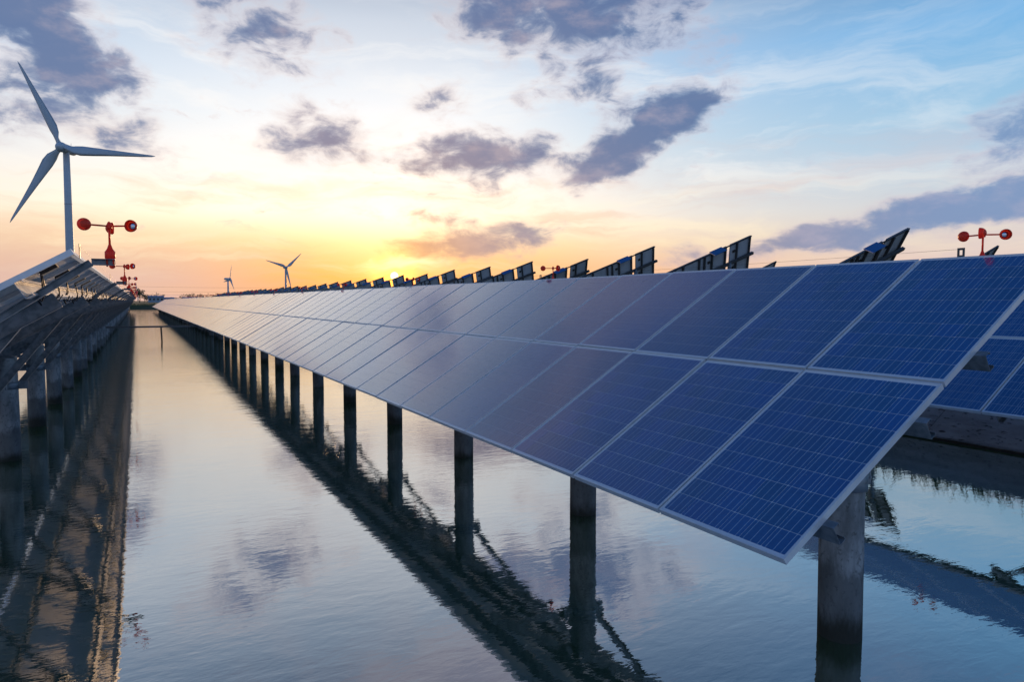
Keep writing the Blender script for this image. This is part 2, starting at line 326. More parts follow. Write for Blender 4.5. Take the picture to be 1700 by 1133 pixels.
# ------------------------------------------------------------------ mesh helpers
class MB:
    def __init__(s): s.v = []; s.f = []; s.m = []; s.uv = {}; s.sm = []
    def add(s, vs, fs, mi=0, smooth=False):
        o = len(s.v); s.v += [tuple(v) for v in vs]
        for f in fs: s.f.append(tuple(i + o for i in f)); s.m.append(mi); s.sm.append(smooth)
    def box(s, x0, x1, y0, y1, z0, z1, mi=0, skip=()):
        v = [(x0, y0, z0), (x1, y0, z0), (x1, y1, z0), (x0, y1, z0), (x0, y0, z1), (x1, y0, z1), (x1, y1, z1), (x0, y1, z1)]
        f = {'b': (0, 3, 2, 1), 't': (4, 5, 6, 7), 'f': (0, 1, 5, 4), 'r': (1, 2, 6, 5), 'k': (2, 3, 7, 6), 'l': (3, 0, 4, 7)}
        s.add(v, [f[k] for k in f if k not in skip], mi)
    def prism(s, prof, a, c, up, mi=0):
        """closed profile [(p,q)] swept from point a to c; q along 'up', p along the side"""
        a, c = Vector(a), Vector(c); d = (c - a).normalized(); u = Vector(up); u = (u - d * u.dot(d)).normalized(); r = d.cross(u)
        n = len(prof); vs = [a + r * p + u * q_ for p, q_ in prof] + [c + r * p + u * q_ for p, q_ in prof]
        fs = [(i, (i + 1) % n, (i + 1) % n + n, i + n) for i in range(n)]
        fs += [tuple(range(n - 1, -1, -1)), tuple(range(n, 2 * n))]
        s.add(vs, fs, mi)
    def tube(s, pts, rad, seg=8, mi=0, cap=True):
        pts = [Vector(p) for p in pts]
        rads = rad if isinstance(rad, (list, tuple)) else [rad] * len(pts)
        vs = []; prev = None
        for i, p in enumerate(pts):
            d = (pts[min(i + 1, len(pts) - 1)] - pts[max(i - 1, 0)]).normalized()
            ref = prev if prev is not None else (Vector((0, 0, 1)) if abs(d.z) < 0.9 else Vector((1, 0, 0)))
            u = (ref - d * ref.dot(d)).normalized(); prev = u; w = d.cross(u)
            for k in range(seg):
                a = 2 * math.pi * k / seg; vs.append(p + (u * math.cos(a) + w * math.sin(a)) * rads[i])
        fs = [(i * seg + k, i * seg + (k + 1) % seg, (i + 1) * seg + (k + 1) % seg, (i + 1) * seg + k) for i in range(len(pts) - 1) for k in range(seg)]
        s.add(vs, fs, mi, True)
        if cap:
            o = len(s.v) - len(vs); n = len(pts)
            s.f.append(tuple(o + k for k in range(seg - 1, -1, -1))); s.m.append(mi); s.sm.append(False)
            s.f.append(tuple(o + (n - 1) * seg + k for k in range(seg))); s.m.append(mi); s.sm.append(False)
    def lathe(s, prof, M, seg=20, mi=0):
        """profile [(r, h)] turned about local z, placed by matrix M"""
        vs = [M @ Vector((r * math.cos(2 * math.pi * k / seg), r * math.sin(2 * math.pi * k / seg), h)) for r, h in prof for k in range(seg)]
        fs = [(i * seg + k, i * seg + (k + 1) % seg, (i + 1) * seg + (k + 1) % seg, (i + 1) * seg + k) for i in range(len(prof) - 1) for k in range(seg)]
        s.add(vs, fs, mi, True)
    def mesh(s, name, mats):
        me = bpy.data.meshes.new(name); me.from_pydata(s.v, [], s.f)
        for k in mats: me.materials.append(MATS[k])
        me.polygons.foreach_set('material_index', s.m); me.polygons.foreach_set('use_smooth', s.sm)
        me.update(); return me

def outward(me):
    bm = bmesh.new(); bm.from_mesh(me); bmesh.ops.recalc_face_normals(bm, faces=bm.faces); bm.to_mesh(me); bm.free(); return me

def link(name, data, parent=None, loc=None, rot=None):
    o = bpy.data.objects.new(name, data); C.objects.link(o)
    if parent is not None: o.parent = parent
    if loc is not None: o.location = loc
    if rot is not None: o.rotation_euler = rot
    return o
def tag(o, label, cat, group=None):
    o['label'] = label; o['category'] = cat
    if group: o['group'] = group
    return o
def thing(name, label, cat, loc, rotz=0, group=None):
    o = link(name, None, None, loc, (0, 0, rotz)); o.empty_display_size = 0.2
    return tag(o, label, cat, group)
ORD = ['first', 'second', 'third', 'fourth', 'fifth', 'sixth', 'seventh', 'eighth', 'ninth', 'tenth', 'eleventh', 'twelfth']

# ------------------------------------------------------------------ setting: ground, water, bank
PX0, PX1, PY0, PY1 = -92.0, 14.0, -62.0, 236.0
GZ = 1.10
mb = MB()
outer = [(-6000, -6000), (6000, -6000), (6000, 9000), (-6000, 9000)]
crest = [(PX0, PY0), (PX1, PY0), (PX1, PY1), (PX0, PY1)]
toe = [(PX0 + 3, PY0 + 3), (PX1 - 2.6, PY0 + 3), (PX1 - 2.6, PY1 - 3), (PX0 + 3, PY1 - 3)]
vs = [(x, y, GZ) for x, y in outer] + [(x, y, GZ) for x, y in crest] + [(x, y, -0.62) for x, y in toe]
fs = [(i, (i + 1) % 4, 4 + (i + 1) % 4, 4 + i) for i in range(4)] + [(4 + i, 4 + (i + 1) % 4, 8 + (i + 1) % 4, 8 + i) for i in range(4)]
fs.append((8, 9, 10, 11))
mb.add(vs, fs)
gr = link('ground', mb.mesh('ground', ['ground'])); gr['kind'] = 'structure'
mb = MB(); mb.add([(PX0 + 1.2, PY0 + 1.2, 0), (PX1 - 1.2, PY0 + 1.2, 0), (PX1 - 1.2, PY1 - 1.2, 0), (PX0 + 1.2, PY1 - 1.2, 0)], [(0, 1, 2, 3)])
wa = link('water', mb.mesh('water', ['water'])); wa['kind'] = 'structure'

# concrete faced bank, slab by slab
bank = link('concrete_bank', None, None, (12.3, 0, 0)); bank['kind'] = 'structure'
mb = MB(); mb.prism([(0, 0), (2.985, 0), (2.985, 0.16), (0, 0.16)], (0, 0, 0), (2.28, 0, 0), (0, 0, 1))
slab = mb.mesh('slab', ['bank_concrete'])
ang = math.atan2(1.12, 1.82)
for i in range(34):
    y = -8 + i * 3.0
    link('slab', slab, bank, (-0.10 + random.uniform(-.008, .008), y + 3, -0.14 + random.uniform(-.01, .01)), (0, -ang, 0))
for i in range(17):
    y = -8 + i * 6.0
    mb = MB(); mb.box(-0.16, 0.10, y, y + 5.985, -0.5, 0.055 + random.uniform(-.01, .01))
    link('toe_beam', mb.mesh('toe_beam', ['bank_concrete']), bank)

# grass on the crest of the bank
def blades(name, n, xr, yr, z, h, matname):
    mb = MB()
    for i in range(n):
        x, y = random.uniform(*xr), random.uniform(*yr); hh = random.uniform(*h); a = random.uniform(0, 6.28); w = hh * 0.035
        dx, dy = math.cos(a) * w, math.sin(a) * w; lx, ly = random.gauss(0, .3) * hh, random.gauss(0, .3) * hh
        mb.add([(x - dx, y - dy, z), (x + dx, y + dy, z), (x + lx * .4 + dx * .7, y + ly * .4 + dy * .7, z + hh * .6), (x + lx * .4 - dx * .7, y + ly * .4 - dy * .7, z + hh * .6), (x + lx, y + ly, z + hh)],
               [(0, 1, 2, 3), (3, 2, 4)])
    return link(name, mb.mesh(name, [matname]))
gs = blades('bank_grass', 9000, (13.95, 15.2), (-4, 60), GZ - 0.03, (0.12, 0.55), 'grass'); gs['kind'] = 'stuff'
tag(gs, 'green grass along the crest of the concrete bank', 'grass')
gs = blades('far_shore_grass', 6000, (-40, 40), (233, 246), GZ - 0.4, (0.5, 1.3), 'grass'); gs['kind'] = 'stuff'
tag(gs, 'green grass strip on the far shore at the end of the canal', 'grass')

# ------------------------------------------------------------------ solar tables
TH = 0.54634; CT, ST = math.cos(TH), math.sin(TH)
PW, PL, PP, GAP = 0.992, 1.65, 1.012, 0.02
NC = 22; TLEN = NC * PP - GAP; TPITCH = NC * PP + 0.12
EDGE = -1.45                      # lower edge, relative to the post line
ZB = CAM_Z - 1.3726
def SP(s, n): return (EDGE + s * CT - n * ST, ZB + s * ST + n * CT)

# panel frame
def frame_geo(mb, o=(0, 0), mi=0):
    x0, y0 = o; lip = 0.011; fl = 0.028; h = 0.04; tk = 0.0025
    for (a0, a1, b0, b1, kind) in ((0, PL, 0, lip, 'y'), (0, PL, PW - lip, PW, 'y'), (0, lip, lip, PW - lip, 'x'), (PL - lip, PL, lip, PW - lip, 'x')):
        mb.box(x0 + a0, x0 + a1, y0 + b0, y0 + b1, -0.010, 0, mi)
    for (a0, a1, b0, b1) in ((0, PL, 0, tk), (0, PL, PW - tk, PW), (0, tk, tk, PW - tk), (PL - tk, PL, tk, PW - tk)):
        mb.box(x0 + a0, x0 + a1, y0 + b0, y0 + b1, -h, -0.0102, mi)
    for (a0, a1, b0, b1) in ((tk, PL - tk, tk, fl), (tk, PL - tk, PW - fl, PW - tk), (tk, fl, fl, PW - fl), (PL - fl, PL - tk, fl, PW - fl)):
        mb.box(x0 + a0, x0 + a1, y0 + b0, y0 + b1, -h, -h + 0.002, mi)
def lam_geo(mb, o=(0, 0), mi=(0, 1)):
    x0, y0 = o; e = 0.0108
    v = [(x0 + e, y0 + e), (x0 + PL - e, y0 + e), (x0 + PL - e, y0 + PW - e), (x0 + e, y0 + PW - e)]
    mb.add([(x, y, -0.0040) for x, y in v], [(0, 1, 2, 3)], mi[0])
    mb.add([(x, y, -0.0085) for x, y in v], [(3, 2, 1, 0)], mi[1])
CS = 0.156
CX0 = (PL - 10 * CS - 9 * 0.0032) / 2; CY0 = (PW - 6 * CS - 5 * 0.0030) / 2
def cell_pos(i, j): return CX0 + i * (CS + 0.0032), CY0 + j * (CS + 0.0030)
def cell_geo(mb, x, y, mi=0, sides=True):
    c = 0.004; h0, h1 = -0.0039, -0.0031
    oct_ = [(c, 0), (CS - c, 0), (CS, c), (CS, CS - c), (CS - c, CS), (c, CS), (0, CS - c), (0, c)]
    o = len(mb.v)
    if sides:
        mb.add([(x + p, y + q_, h1) for p, q_ in oct_] + [(x + p, y + q_, h0) for p, q_ in oct_],
               [tuple(range(8))] + [(i, i + 8, (i + 1) % 8 + 8, (i + 1) % 8) for i in range(8)], mi)
    else:
        mb.add([(x, y, h1), (x + CS, y, h1), (x + CS, y + CS, h1), (x, y + CS, h1)], [(0, 1, 2, 3)], mi)
    for k in range(o, len(mb.v)):
        mb.uv[k] = ((mb.v[k][1] - y) / CS, (mb.v[k][0] - x) / CS)
def with_uv(me, mb):
    ul = me.uv_layers.new(name='UVMap')
    for lp in me.loops:
        if lp.vertex_index in mb.uv: ul.data[lp.index].uv = mb.uv[lp.vertex_index]
    return me
mb = MB(); lam_geo(mb); LAM = mb.mesh('laminate', ['backsheet_glass', 'backsheet_under'])
mb = MB(); frame_geo(mb); FRAME = mb.mesh('panel_frame', ['aluminium'])
mb = MB(); cell_geo(mb, 0, 0); CELL = with_uv(mb.mesh('cell', ['cell']), mb)
mb = MB()
for i in range(10):
    for j in range(6): cell_geo(mb, *cell_pos(i, j), sides=False)
CELLS = with_uv(mb.mesh('cell_sheet', ['cell']), mb)
# all panels of a far table in one mesh
mb = MB()
for k in range(NC):
    for r_ in range(2):
        o = (r_ * (PL + GAP), k * PP); frame_geo(mb, o, 0); lam_geo(mb, o, (1, 2))
        for i in range(10):
            for j in range(6):
                cx, cy = cell_pos(i, j); cell_geo(mb, cx + o[0], cy + o[1], 3, sides=False)
FARPAN = with_uv(mb.mesh('panel_array', ['aluminium', 'backsheet_glass', 'backsheet_under', 'cell']), mb)
# junction box with its two leads, under each panel
mb = MB(); mb.box(PL - 0.27, PL - 0.15, PW / 2 - 0.075, PW / 2 + 0.075, -0.034, -0.0087)
JBOX = mb.mesh('junction_box', ['box_black'])
def lead_mesh(seed):
    rr = random.Random(seed); mb = MB()
    for sgn in (-1, 1):
        x0 = PL - 0.27; y0 = PW / 2 + 0.03 * sgn; drop = rr.uniform(0.04, 0.10); y1 = y0 + sgn * rr.uniform(0.02, 0.12) + 0.06
        pts = []
        for t_ in range(7):
            u = t_ / 6
            pts.append((x0 - u * rr.uniform(0.98, 1.0) * 0.12 - 0.0, y0 + (y1 - y0) * u, -0.025 - math.sin(u * math.pi) * drop - u * 0.10))
        pts.append((x0 - 0.10, y1 + 0.02, -0.19)); pts.append((x0 - 0.05, y1 + 0.07 * sgn, -0.16))
        mb.tube(pts, 0.0055, 6)
    # a clip with loose ends
    mb.tube([(x0 - 0.13, y1 - 0.05, -0.12), (x0 - 0.14, y1, -0.20), (x0 - 0.12, y1 + 0.05, -0.13)], 0.005, 6)
    return mb.mesh('lead', ['cable_black'])
LEADS = [lead_mesh(s_) for s_ in range(4)]

# purlin: lipped channel along the row
CH = [(0, 0), (0.05, 0), (0.05, 0.018), (0.047, 0.018), (0.047, 0.003), (0.003, 0.003), (0.003, 0.117), (0.047, 0.117), (0.047, 0.102), (0.05, 0.102), (0.05, 0.12), (0, 0.12)]
PURL = [0.33, 1.30, 2.03, 2.93]
def purlin_mesh(s_):
    mb = MB()
    (x, z) = SP(s_, -0.1605); d = Vector((CT, 0, ST)); n = Vector((-ST, 0, CT))
    pr = [Vector((x, 0, z)) + d * p + n * q_ for p, q_ in CH]; k = len(pr)
    y0, y1 = -0.07, TLEN + 0.05
    vs = [(p.x, y0, p.z) for p in pr] + [(p.x, y1, p.z) for p in pr]
    fs = [(i, i + k, (i + 1) % k + k, (i + 1) % k) for i in range(k)] + [tuple(range(k)), tuple(range(2 * k - 1, k - 1, -1))]
    mb.add(vs, fs); return mb.mesh('purlin', ['purlin_steel_lit' if s_ > 2.5 else 'galvanised'])
PURLM = [purlin_mesh(s_) for s_ in PURL]
def channel(mb, a, c, up, w, h, t_=0.004, mi=0):
    mb.prism([(-w / 2, 0), (w / 2, 0), (w / 2, t_), (-w / 2 + t_, t_), (-w / 2 + t_, h - t_), (w / 2, h - t_), (w / 2, h), (-w / 2, h)], a, c, up, mi)
mb = MB(); (x0, z0), (x1, z1) = SP(0.18, -0.282), SP(3.02, -0.282)
channel(mb, (x0, 0, z0), (x1, 0, z1), (-ST, 0, CT), 0.06, 0.12); BEAM = mb.mesh('beam', ['galvanised'])
mb = MB(); channel(mb, (0.19, 0.045, 1.13), (1.02, 0.045, 2.24), (-0.8, 0, 0.6), 0.055, 0.08); BRACE = mb.mesh('brace', ['galvanised'])
mb = MB(); channel(mb, (-0.19, 0.045, 1.13), (-0.86, 0.045, 1.11), (0, 0, 1), 0.045, 0.06); STRUT = mb.mesh('strut', ['galvanised'])
mb = MB()
zt = 1.57
mb.lathe([(0.15, -1.0), (0.15, zt - 0.01), (0.145, zt), (0.085, zt), (0.085, zt - 0.25)], Matrix.Identity(4), 28); POST = mb.mesh('concrete_post', ['post_concrete'])
mb = MB()
mb.lathe([(0.151, 1.09), (0.158, 1.09), (0.158, 1.20), (0.151, 1.20)], Matrix.Identity(4), 28)
for s_ in (-1, 1):
    for y in (-0.03, 0.018):
        xa, xb = sorted((s_ * 0.14, s_ * 0.27)); mb.box(xa, xb, y, y + 0.008, 1.085, 1.205)
    mb.tube([(s_ * 0.225, -0.06, 1.145), (s_ * 0.225, 0.075, 1.145)], 0.011, 8); mb.tube([(s_ * 0.225, -0.047, 1.145), (s_ * 0.225, -0.031, 1.145)], 0.02, 6)
HOOP = mb.mesh('hoop', ['galvanised'])
mb = MB(); mb.box(-0.13, 0.13, -0.13, 0.13, zt + 0.001, zt + 0.013)
mb.box(-0.075, 0.075, -0.045, -0.037, zt + 0.013, zt + 0.20); mb.box(-0.075, 0.075, 0.037, 0.045, zt + 0.013, zt + 0.20)
mb.tube([(0, -0.07, zt + 0.1), (0, 0.07, zt + 0.1)], 0.012, 8); HEAD = mb.mesh('post_head', ['galvanised'])
CLEATS = []
for s_ in PURL[1:3]:
    mb = MB(); (x, z) = SP(s_ + 0.055, -0.16); mb.box(x - 0.03, x + 0.03, -0.036, -0.030, z - 0.08, z + 0.09)
    CLEATS.append(mb.mesh('cleat', ['galvanised']))

POST_Y = [0.68 + 3.27 * i for i in range(7)]
def table(xpost, y0, label, detail, cells=(), leads=False, group='solar tables standing in the pond'):
    t_ = thing('solar_table', label, 'solar array', (xpost, y0, 0), 0, group)
    rot = (0, -TH, 0)
    if detail:
        for k in range(NC):
            for r_ in range(2):
                (x, z) = SP(r_ * (PL + GAP), 0)
                jit = random.gauss(0, R(0.11)), random.gauss(0, R(0.11))
                p = link('solar_panel', LAM, t_, (x, k * PP + random.gauss(0, .0015), z + random.gauss(0, .002)), (jit[0], -TH + jit[1], 0))
                link('panel_frame', FRAME, p)
                if (k, r_) in cells:
                    for i in range(10):
                        for j in range(6):
                            cx, cy = cell_pos(i, j); link('cell', CELL, p, (cx, cy, 0))
                else: link('cell_sheet', CELLS, p)
                if leads:
                    link('junction_box', JBOX, p); link('lead', LEADS[random.randrange(4)], p)
    else:
        (x, z) = SP(0, 0)
        o = link('panel_array', FARPAN, t_, (x, 0, z), rot); o['kind'] = 'stuff'
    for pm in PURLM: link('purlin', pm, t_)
    for y in POST_Y:
        link('beam', BEAM, t_, (0, y, 0)); link('brace', BRACE, t_, (0, y, 0)); link('strut', STRUT, t_, (0, y, 0))
        p = link('concrete_post', POST, t_, (0, y, 0), (random.gauss(0, R(.35)), random.gauss(0, R(.35)), random.uniform(0, 6.28))); 
        link('hoop', HOOP, t_, (0, y, 0)); link('post_head', HEAD, t_, (0, y, 0)); [link('cleat', c_, t_, (0, y, 0)) for c_ in CLEATS]
    return t_
XR, YR0 = 4.42, 2.413
XL, YL0 = -1.775, 5.50
XN, YN0 = 10.555, 0.51
CELLSET = {(0, 0), (0, 1), (1, 0), (1, 1), (2, 0)}
for i in range(8):
    lab = ('big blue solar table in the right foreground, its near end rising to the right' if i == 0 else
           'solar table with cream reflections, %s in the right hand row counted from the foreground' % ORD[i])
    table(XR, YR0 + i * TPITCH, lab, i < 2, CELLSET if i == 0 else ())
for i in range(8):
    lab = ('solar table at the left edge seen from below with black cables' if i == 0 else
           'solar table seen from below, %s in the left hand row counted from the foreground' % ORD[i])
    table(XL, YL0 + i * TPITCH, lab, i < 2, (), i == 0)
for i in range(2):
    table(XN, YN0 + i * TPITCH, ['blue solar table behind the foreground table, above the concrete bank', 'solar table further along the concrete bank, behind the right hand row'][i], i < 1)

# ------------------------------------------------------------------ bird scarers
def cup_matrix(c, d):
    return Matrix.Translation(c) @ Vector((0, 0, 1)).rotation_difference(Vector(d)).to_matrix().to_4x4()
AL = 0.165
mb = MB(); (xa, za), (xb, zb) = SP(2.55, -0.215), SP(3.37, -0.15)
mb_arm = MB(); channel(mb_arm, (xa, 0, za), (xb, 0, zb), (-ST, 0, CT), 0.05, 0.05)
channel(mb_arm, (xb - 0.012, 0, zb + 0.004), (xb + 0.135, 0, zb + 0.004), (0, 0, 1), 0.05, 0.046)
ARM = mb_arm.mesh('mount_arm', ['galvanised'])
BX, BZ = xb + 0.105, zb + 0.05
mb = MB()
I4 = Matrix.Translation((BX, 0, BZ))
mb.lathe([(0, 0.002), (0.030, 0.002), (0.034, 0.006), (0.034, 0.052), (0.030, 0.056), (0.018, 0.075), (0.010, 0.10), (0.008, 0.105)], I4, 20)
mb.tube([(BX - 0.02, 0.0, BZ - 0.055), (BX - 0.02, 0.0, BZ + 0.002)], 0.006, 6); mb.tube([(BX + 0.02, 0, BZ - 0.055), (BX + 0.02, 0, BZ + 0.002)], 0.006, 6)
BASE = mb.mesh('base', ['red_plastic'])
mb = MB(); mb.tube([(BX, 0, BZ + 0.10), (BX, 0, BZ + 0.225)], 0.0075, 10); STEM = mb.mesh('stem', ['red_plastic'])
mb = MB(); mb.lathe([(0, -0.02), (0.016, -0.02), (0.018, -0.015), (0.018, 0.012), (0.013, 0.016), (0.011, 0.026), (0.0, 0.036)], Matrix.Identity(4), 16); HUB = mb.mesh('hub', ['red_plastic'])
mb = MB(); mb.tube([(0.012, 0, 0), (0.06, 0, 0), (AL - 0.035, 0, 0)], [0.0055, 0.0065, 0.006], 8); SPOKE = mb.mesh('spoke', ['red_plastic'])
mb = MB(); rc = 0.044
prof = [(rc * math.sin(a), -rc * math.cos(a)) for a in [R(x) for x in range(0, 101, 10)]]
prof += [(rc * 0.93 * math.sin(a), -rc * 0.93 * math.cos(a)) for a in [R(x) for x in range(98, 60, -12)]]
mb.lathe(prof, cup_matrix((AL, 0, 0), (0, -1, 0)), 22); CUP = mb.mesh('cup', ['red_plastic'])
mb = MB(); mb.lathe([(0, -0.012), (rc * .62, -0.013), (rc * 0.66, -0.020)], cup_matrix((AL, 0.0, 0), (0, -1, 0)), 22); MIRROR = mb.mesh('mirror_disc', ['mirror'])
def scarer(xp, y, ang_, label):
    t_ = thing('bird_scarer', label, 'bird scarer', (xp, y, 0), 0, 'red bird scarers along the top edges of the solar rows')
    link('mount_arm', ARM, t_); link('base', BASE, t_); link('stem', STEM, t_)
    link('hub', HUB, t_, (BX, 0, BZ + 0.235), (0, 0, R(ang_)))
    for k in range(3):
        sp_ = link('spoke', SPOKE, t_, (BX, 0, BZ + 0.235), (0, 0, R(ang_ + 120 * k)))
        cp = link('cup', CUP, sp_); link('mirror_disc', MIRROR, sp_)
    return t_
angs_l = [205, 192, 150, 75, 190, 60, 20, 110, 170, 40, 95, 10, 130]
ys = []
for i in range(8):
    for j in (0, 2, 4, 6): ys.append(i * TPITCH + POST_Y[j])
YS = [y for k, y in enumerate(ys) if k % 4 != 3 or True]
def spread(first, n, step): return [first + k * step for k in range(n)]
for k, y in enumerate(spread(YL0 + 0.16, 18, 6.54)):
    lab = 'red three cup bird scarer, %s along the left hand row from the camera' % ORD[k] if k < 9 else 'tiny red bird scarer far along the left hand row'
    scarer(XL, y + 0.06, angs_l[k % 13], lab)
angs_r = [200, 25, 250, 170, 100, 160, 30, 65, 140]
for k, y in enumerate(spread(YR0 + 0.575, 16, 6.54)):
    lab = 'red bird scarer behind the right row top edge, %s from the right' % ORD[k] if k < 8 else 'tiny red bird scarer far along the right hand row'
    scarer(XR, y + 0.06, angs_r[k % 9], lab)
scarer(XN, 6.9, 40, 'red bird scarer on the blue row above the concrete bank, seen mirrored in the water')

# wire with brackets along the top edges
def wire(xp, y0, y1, label, step):
    (x, z) = SP(2 * PL + GAP + 0.015, -0.015)
    t_ = thing('bird_wire', label, 'wire', (xp, y0, 0))
    n = int((y1 - y0) / step); mb = MB()
    for i in range(n):
        ya, yb = i * step, (i + 1) * step
        pts = [(x, ya + (yb - ya) * u / 6, z + 0.068 - 0.02 * (1 - (2 * u / 6 - 1) ** 2)) for u in range(7)]
        mb.tube(pts, 0.0012, 5, cap=False)
    link('strand', mb.mesh('strand', ['cable_black']), t_)
    mbk = MB(); mbk.box(x - 0.003, x + 0.003, -0.028, 0.028, z - 0.03, z + 0.02); mbk.box(x - 0.003, x + 0.003, -0.028, -0.012, z + 0.02, z + 0.06)
    mbk.box(x - 0.003, x + 0.003, 0.012, 0.028, z + 0.02, z + 0.06); mbk.box(x - 0.003, x + 0.003, -0.028, 0.028, z + 0.06, z + 0.078)
    me = mbk.mesh('bracket', ['dark_steel'])
    for i in range(n + 1): link('bracket', me, t_, (0, i * step, 0))
wire(XR, YR0 + 0.69, YR0 + 60, 'thin wire on small steel brackets above the right row', 6.54)
wire(XL, YL0 + 0.55, YL0 + 60, 'thin wire on small steel brackets above the left row', 6.54)

# ------------------------------------------------------------------ cable trays over the canal
def tray(y, label, pole=True):
    t_ = thing('cable_tray', label, 'cable tray', (0, y, 0))
    for (xa, xb) in ((XL, 0.28), (0.282, 2.45), (2.452, XR)):
        mb = MB(); channel(mb, (xa, 0, 0.83), (xb, 0, 0.83), (0, 0, 1), 0.16, 0.10)
        link('tray_length', mb.mesh('tray_length', ['galvanised']), t_)
    if pole:
        mb = MB(); mb.tube([(1.20, 0, 0.829), (1.22, 0, 0.3), (1.25, 0, -0.6)], [0.045, 0.045, 0.04], 10)
        link('pole', mb.mesh('pole', ['driftwood']), t_)
tray(46.0, 'steel cable tray crossing the canal on one thin pole')
tray(YR0 + 6 * TPITCH - 0.06, 'far steel cable tray crossing the canal near its end', False)

# ------------------------------------------------------------------ tilted trackers on the land to the right
TA = R(20)
TW, TN = 1.10, 1.36
def tracker_parts(phi):
    """meshes in a frame whose origin is the upper right corner; a runs down along the axis, b across"""
    a = Vector((-math.cos(TA), 0, -math.sin(TA)))
    n0 = Vector((-math.sin(TA), 0, math.cos(TA)))
    bv = Vector((0, 1, 0)) * math.cos(phi) - n0 * math.sin(phi)
    nn = bv.cross(a) ; nn = nn if nn.y > 0 else -nn
    M = Matrix.Identity(4)
    for i, v in enumerate((a, bv, nn)):
        for j in range(3): M[j][i] = v[j]
    def geo(boxes, name, mats):
        mb = MB()
        for bx_ in boxes: mb.box(*bx_[:6], bx_[6] if len(bx_) > 6 else 0)
        if (M.to_3x3().determinant() < 0): mb.f = [tuple(reversed(f)) for f in mb.f]
        mb.v = [tuple(M @ Vector(v)) for v in mb.v]
        return mb.mesh(name, mats)
    P = geo([(0, TW, 0, TN, -0.035, -0.030, 0), (0.006, TW - 0.006, 0.006, TN - 0.006, -0.0295, -0.001, 1), (0, TW, 0, 0.012, -0.03, 0.001, 2), (0, TW, TN - 0.012, TN, -0.03, 0.001, 2), (0, 0.012, 0.012, TN - 0.012, -0.03, 0.001, 2), (TW - 0.012, TW, 0.012, TN - 0.012, -0.03, 0.001, 2)], 'panel', ['tracker_back', 'cell', 'dark_steel'])
    rail = geo([(0, 0.06, 0.02, TN - 0.02, -0.10, -0.036)], 'rail', ['dark_steel'])
    edge = geo([(-0.03, 5.95, 0.0, 0.05, -0.06, -0.036)], 'edge_rail', ['dark_steel'])
    axis = geo([(-0.05, 6.0, TN * 0.47, TN * 0.47 + 0.09, -0.20, -0.101)], 'axis_tube', ['dark_steel'])
    mb = MB(); w_ = Vector((0, -0.30, -0.13)); up_ = Vector((0, 0.03, 0.04)); c0 = a * 0 + up_
    q4 = [c0, c0 + a * 0.62, c0 + a * 0.62 + w_, c0 + w_]; dn = Vector((0, 0.008, -0.02))
    mb.add([tuple(v) for v in q4] + [tuple(v + dn) for v in q4], [(0, 1, 2, 3), (7, 6, 5, 4), (0, 4, 5, 1), (1, 5, 6, 2), (2, 6, 7, 3), (3, 7, 4, 0)])
    sp_ = mb.mesh('small_panel', ['cell'])
    jb = geo([(0, 0.11, 0, 0.09, -0.065, -0.036)], 'junction_box', ['box_black'])
    return dict(a=a, b=bv, n=nn, P=P, rail=rail, edge=edge, axis=axis, small=sp_, jb=jb)
TR = [tracker_parts(R(68)), tracker_parts(R(54)), tracker_parts(R(58))]
def tracker(x, y, z, var, label, detail):
    T = TR[var]
    t_ = thing('solar_tracker', label, 'solar tracker', (x, y, z), 0, 'tilted trackers beyond the bank')
    offs = [0, TW + 0.21] + [TW + 0.21 + (TW + 0.006) * k for k in range(1, 4)]
    for o in offs: link('panel', T['P'], t_, T['a'] * o)
    link('axis_tube', T['axis'], t_); link('edge_rail', T['edge'], t_)
    rails = [0.09, 0.74] if not detail else [0.05, 0.74, TW + 0.25, TW + 0.95, TW + 1.33, TW + 1.6, TW + 2.4, TW + 2.8, TW + 3.6]
    for r_ in rails: link('rail', T['rail'], t_, T['a'] * r_)
    link('small_panel', T['small'], t_, T['a'] * (TW + 0.42))
    if detail:
        for o in offs[:3]:
            for q_ in (0.28, 0.95): link('junction_box', T['jb'], t_, T['a'] * (o + 0.85) + T['b'] * q_)
    for d_ in (1.22, 5.2):
        p = T['a'] * d_ + T['b'] * (TN * 0.49) - T['n'] * 0.15
        mb = MB(); mb.tube([(p.x, p.y, p.z), (p.x, p.y, GZ - z - 0.3)], 0.07 if d_ < 3 else 0.05, 10)
        link('post', mb.mesh('post', ['galvanised']), t_)
CZ = CAM_Z
c1 = [(20.0, 12.16, 2.16, 1), (20, 18.09, 2.43, 0), (20, 23.48, 2.41, 0), (20, 28.53, 2.13, 2), (20, 34.05, 2.28, 0), (20, 39.42, 2.22, 0), (20, 45.06, 2.25, 0), (20, 50.3, 2.13, 0)]
k = 0
while c1[-1][1] < 190: c1.append((20, c1[-1][1] + 5.45, 2.12 + random.uniform(-.08, .1), 0))
for k, (x, y, z, v) in enumerate(c1):
    lab = ('dark tilted solar tracker on the skyline, %s from the right in its line' % ORD[k]) if k < 10 else 'small distant tilted tracker in the dense skyline line'
    tracker(x, y, z + CZ, v, lab, k < 9)
c2 = [(30.6, 14.9, 2.25, 1), (31.0, 26.2, 2.2, 1)]
for (x, y, z, v) in c2:
    tracker(x, y, z + CZ, v, 'tip of a further tilted tracker beside the rightmost red bird scarer' if y < 20 else 'small tilted tracker tip showing alone above the middle of the row', True)
for k in range(18):
    tracker(31, 37 + k * 8.4, 2.15 + CZ, 0, 'small distant tilted tracker in the back line of the skyline', False)

